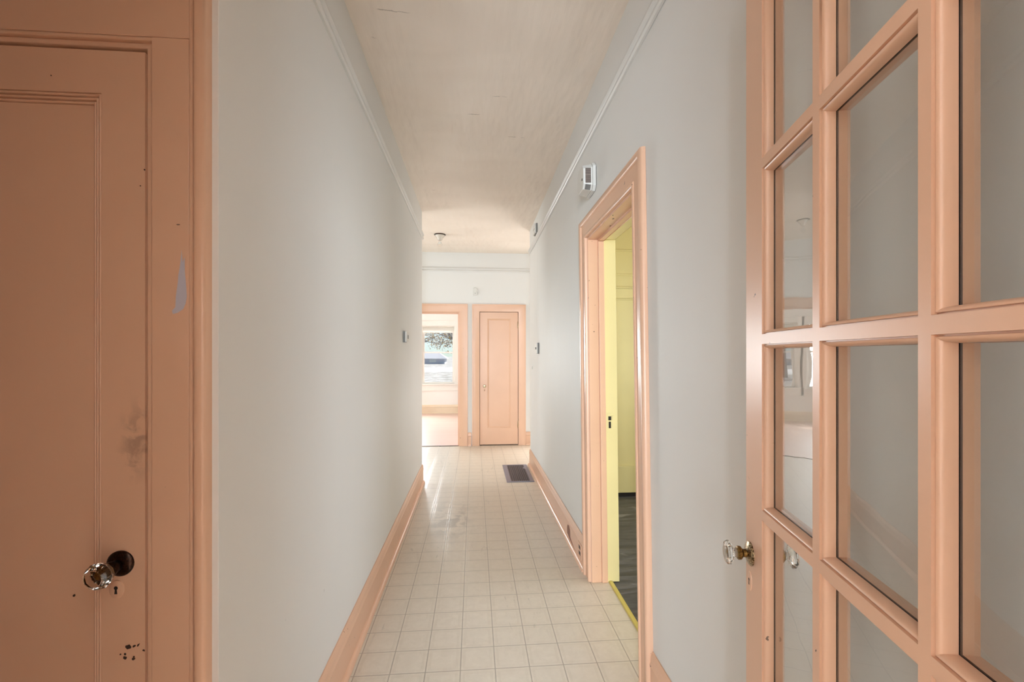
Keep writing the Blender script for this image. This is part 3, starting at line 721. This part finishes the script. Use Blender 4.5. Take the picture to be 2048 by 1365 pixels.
# ceiling lampholder
LP = (-.443, 5.905)
lm = thing('ceiling_light', (LP[0], LP[1], ZC), 'bare-bulb porcelain lampholder on the ceiling before the far wall', 'ceiling light')
mb = MB(); mb.lathe([(0, .074), (-.006, .074), (-.010, .070), (-.011, .060)], M['black_metal'], 32, (LP[0], LP[1], ZC), 'z'); mb.obj('canopy_ring', lm, smooth=True)
mb = MB(); mb.lathe([(-.010, .062), (-.016, .060), (-.034, .050), (-.044, .036), (-.066, .030), (-.075, .020)], M['porcelain'], 32, (LP[0], LP[1], ZC), 'z'); mb.obj('lamp_holder', lm, smooth=True)
mb = MB(); mb.lathe([(-.072, .0135), (-.086, .0135), (-.098, .017), (-.112, .025), (-.128, .0300), (-.142, .0265), (-.152, .014), (-.1535, .001)], M['bulb_glass'], 24, (LP[0], LP[1], ZC), 'z'); mb.obj('bulb', lm, smooth=True)

# ------------------------------------------------------------------ window of the far room and its shade
def window(name, x0, x1, label):
    w = thing(name, ((x0+x1)/2, YW, WZ0), label, 'window', 'structure')
    mt = M['white_room']
    mb = MB(); casing = [(-.022, -.10), (-.022, .0), (0, .016), (.004, .02), (.110, .02), (.118, .028), (.122, .0)]
    # casing on the sides and head
    for k in range(len(casing)-1):
        (a, d), (b, d2_) = casing[k], casing[k+1]
        A = [(x0-a, WZ0), (x0-a, WZ1+a), (x1+a, WZ1+a), (x1+a, WZ0)]; B = [(x0-b, WZ0), (x0-b, WZ1+b), (x1+b, WZ1+b), (x1+b, WZ0)]
        for i in range(3): mb.face([onW(*A[i], d), onW(*A[i+1], d), onW(*B[i+1], d2_), onW(*B[i], d2_)], mt)
    mb.obj('window_frame', w)
    mb = MB(); mb.box(x0-.14, x1+.14, YW-.055, YW+.10, WZ0-.028, WZ0, mt); mb.box(x0-.12, x1+.12, YW-.022, YW, WZ0-.17, WZ0-.028, mt); mb.obj('window_sill', w, bevel=.004)
    zm = 1.432
    def sash(z0, z1, yy, nm):
        mb = MB(); s = .042
        mb.box(x0+.02, x0+.02+s, yy, yy+.03, z0, z1, mt); mb.box(x1-.02-s, x1-.02, yy, yy+.03, z0, z1, mt)
        mb.box(x0+.02+s, x1-.02-s, yy, yy+.03, z0, z0+.032, mt); mb.box(x0+.02+s, x1-.02-s, yy, yy+.03, z1-.032, z1, mt)
        o = mb.obj(nm, w, bevel=.002)
        mb = MB(); mb.box(x0+.02+s, x1-.02-s, yy+.012, yy+.016, z0+.032, z1-.032, M['pane']); mb.obj('pane', o)
    sash(WZ0, zm+.016, YW+.03, 'sash'); sash(zm-.016, WZ1-.02, YW+.062, 'sash')
    return w
window('window_1', WX0, WX1, 'white double-hung window in the room beyond the far doorway')
window('window_2', -2.285, -1.415, 'white double-hung window added out of view beside the far window to bring light')  # unseen window, added to light the far room
sh = thing('roller_shade', ((WX0+WX1)/2, YW-.012, WZ1), 'white roller shade pulled a little way down the far window', 'roller shade')
def shade_mat():
    t = NT('white_shade_cloth'); d = t.n('ShaderNodeBsdfDiffuse'); d.inputs[0].default_value = (.85, .84, .8, 1)
    tl = t.n('ShaderNodeBsdfTranslucent'); tl.inputs[0].default_value = (.9, .88, .82, 1)
    mx = t.n('ShaderNodeMixShader'); mx.inputs[0].default_value = .5; t.l(d.outputs[0], mx.inputs[1]); t.l(tl.outputs[0], mx.inputs[2]); t.l(mx.outputs[0], t.out.inputs[0]); return t.m
M['shade'] = shade_mat()
mb = MB(); mb.box(WX0+.025, WX1-.025, YW+.010, YW+.012, 1.915, 2.035, M['shade']); mb.obj('cloth', sh)
mb = MB(); mb.box(WX0+.025, WX1-.025, YW+.004, YW+.016, 1.895, 1.915, M['white_room']); mb.obj('hem_bar', sh, bevel=.003)
mb = MB(); mb.lathe([(0, .018), (WX1-WX0-.05, .018)], M['shade'], 16, (WX0+.025, YW+.006, 2.030), 'x'); mb.obj('roller', sh, smooth=True)

# ------------------------------------------------------------------ outdoors beyond the window
def gnd():
    t = NT('winter_lawn'); n = t.noise(t.pos(), .9, 5, .65)
    t.pbr(t.mix(t.ramp(n, .4, .6), (.20, .195, .18, 1), (.42, .41, .42, 1)), .9); return t.m
struct(boxes('ground', [(-120, 60, 11.2, 60, -1.1, -.9), (-120, 60, 80, 400, -1.1, -.9)], gnd()), 'pale lawn outside the far window', 'lawn')
struct(boxes('road', [(-120, 60, 60, 80, -1.1, -.895)], plain('pale_asphalt', (.85, .85, .87, 1), .8)), 'pale sunlit street outside the far window', 'road')
hs = thing('house', (-14.5, 112, -.9), 'low grey house across the street beyond the far window', 'house')
hw = plain('grey_siding', (.62, .62, .68, 1), .8); hr = plain('grey_shingles', (.55, .55, .60, 1), .9)
mb = MB(); mb.box(-22, -7, 108, 116, -.9, .35, hw); mb.obj('walls', hs)
mb = MB(); rp = [(-22.6, 107.5, .35), (-6.4, 107.5, .35), (-6.4, 116.5, .35), (-22.6, 116.5, .35), (-20, 112, 2.1), (-9, 112, 2.1)]
for q in ((0, 1, 5, 4), (1, 2, 5), (2, 3, 4, 5), (3, 0, 4), (3, 2, 1, 0)): mb.face([rp[i] for i in q], hr)
mb.obj('roof', hs)
for hx in (-19, -10.5):
    mb = MB(); mb.box(hx, hx+1.5, 107.93, 108.0, -.5, .2, M['white_room']); mb.obj('house_window', hs)
def tree(x, y, h, label, seed, leafc, n=900, spread=3.4):
    rnd = random.Random(seed)
    t = thing('tree', (x, y, -.9), label, 'tree')
    bark = M.setdefault('bark', plain('grey_bark', (.24, .215, .20, 1), .9))
    mb = MB(); tips = []
    def limb(a, b, r0, r1):
        ax = b-a; mb.lathe([(0, r0), (ax.length*.5, (r0+r1)/2), (ax.length, r1)], bark, 7, a, ax)
    base = Vector((x, y, -.9)); top = base+Vector((.1, 0, h*.38)); limb(base, top, .22, .15)
    for i in range(9):
        a = i*2.4; b = top+Vector((math.cos(a)*spread*.5, math.sin(a)*spread*.4, h*rnd.uniform(.10, .34))); limb(top, b, .10, .05)
        for j in range(4):
            c = b+Vector((rnd.uniform(-1, 1)*spread*.5, rnd.uniform(-1, 1)*spread*.4, rnd.uniform(-.25, .6)*h*.3)); limb(b, c, .045, .012); tips.append(c); tips.append((b+c)/2)
    mb.obj('trunk', t, smooth=True)
    mb = MB()
    for i in range(n):
        c = rnd.choice(tips)+Vector((rnd.gauss(0, .42), rnd.gauss(0, .42), rnd.gauss(0, .36)))
        e1 = Vector((rnd.gauss(0, 1), rnd.gauss(0, 1), rnd.gauss(0, 1))).normalized(); e2 = e1.cross(Vector((rnd.gauss(0, 1), rnd.gauss(0, 1), rnd.gauss(0, 1)))).normalized()
        s = rnd.uniform(.07, .14)
        mb.face([c-e1*s, c-e2*s*.5, c+e1*s, c+e2*s*.5], leafc[rnd.randrange(len(leafc))])
    f = mb.obj('foliage', t, recalc=False, weld=False)
L1 = plain('dull_olive_leaf', (.56, .52, .44, 1), .7); L2 = plain('brown_leaf', (.60, .52, .45, 1), .7); L3 = plain('gold_leaf', (.60, .36, .08, 1), .7)
tree(-7.6, 52, 7.5, 'leafy tree by the street, seen in the middle of the far window', 3, (L1, L2, L1, L2, L3), 2600, 5.2)
tree(-.9, 34, 6.2, 'brown-leaved tree seen at the right edge of the far window', 11, (L1, L2, L2, L3), 1900, 3.0)
rnd = random.Random(5)
bushc = (L1, plain('grey_twig', (.22, .20, .19, 1), .8))
mb = MB()
for i in range(1500):
    c = Vector((rnd.gauss(-1.2, 1.2), 15.5+rnd.gauss(0, .5), -.9+abs(rnd.gauss(0, .36))))
    e1 = Vector((rnd.gauss(0, 1), rnd.gauss(0, 1), rnd.gauss(0, 1))).normalized(); e2 = e1.cross(Vector((0, .3, 1))).normalized(); s = rnd.uniform(.03, .07)
    mb.face([c-e1*s, c-e2*s*.5, c+e1*s, c+e2*s*.5], bushc[i % 2])
o = mb.obj('shrub_foliage', recalc=False, weld=False); tag(o, 'low twiggy shrubs below the far window outside', 'shrubs', None, 'stuff')

# ------------------------------------------------------------------ light
def area(name, loc, size, direction, power, col=(1, 1, 1)):
    L = bpy.data.lights.new(name, 'AREA'); L.shape = 'RECTANGLE'; L.size, L.size_y = size; L.energy = power; L.color = col
    o = bpy.data.objects.new(name, L); C.objects.link(o); o.location = loc
    o.rotation_euler = Vector(direction).to_track_quat('-Z', 'Z').to_euler(); return o
area('added_rear_window_light', (-.5, -4.22, 1.45), (2.4, 1.8), (0, 1, 0), 1000, (.83, .94, 1.05))  # window light added behind the camera to raise the hall brightness
area('daylight_foyer_window', (-3.25, (YLE+YF)/2, 1.35), (1.45, 1.9), (1, 0, 0), 76, (.93, .97, 1))
area('added_far_window_light', (-1.82, YW+.14, 1.38), (.9, 1.3), (0, -1, 0), 270, (.93, .97, 1.0))  # stands at the added unseen window to brighten the far room
area('daylight_bath_window', (2.55, 2.65, 1.55), (1.45, 1.45), (-1, 0, 0), 33, (.90, .96, 1.03))
area('added_side_doorway_light', (1.40, 7.03, .75), (.24, 1.2), (-.60, -.75, .28), 60, (1, .98, .96))  # narrow tilted light added in the unseen doorway for ceiling and left wall
S = bpy.data.lights.new('sun', 'SUN'); S.energy = 12; S.angle = .01; S.color = (1, .95, .87)
so = bpy.data.objects.new('sun', S); C.objects.link(so); so.location = (3, 20, 8)
so.rotation_euler = Vector((-.52, -.87, -.72)).to_track_quat('-Z', 'Z').to_euler()
W = bpy.data.worlds.new('sky'); SC.world = W; W.use_nodes = True
nt = W.node_tree; nt.nodes.clear()
wo = nt.nodes.new('ShaderNodeOutputWorld'); bg = nt.nodes.new('ShaderNodeBackground'); sky = nt.nodes.new('ShaderNodeTexSky')
sky.sky_type = 'HOSEK_WILKIE'; sky.turbidity = 2.5; sky.sun_direction = Vector((.42, .71, .57)).normalized()
bg.inputs['Strength'].default_value = 4.5
nt.links.new(sky.outputs[0], bg.inputs[0]); nt.links.new(bg.outputs[0], wo.inputs[0])

# ------------------------------------------------------------------ camera
cam = bpy.data.cameras.new('camera'); co = bpy.data.objects.new('camera', cam); C.objects.link(co)
cam.sensor_width = 36; cam.sensor_fit = 'HORIZONTAL'; cam.lens = 910*36/2048
cam.shift_y = 26.5/2048
co.location = (0, 0, 1.39); co.rotation_euler = (PI/2, 0, -math.atan(75/910))
cam.clip_start = .02
SC.camera = co
vs = SC.view_settings; vs.view_transform = 'Standard'; vs.look = 'None'; vs.gamma = 1; vs.use_curve_mapping = False; vs.exposure = -.07
SC.cycles.use_denoising = True
SC.cycles.max_bounces = 14; SC.cycles.diffuse_bounces = 8; SC.cycles.transparent_max_bounces = 16
SC.cycles.caustics_reflective = False; SC.cycles.caustics_refractive = False
SC.cycles.sample_clamp_indirect = 6
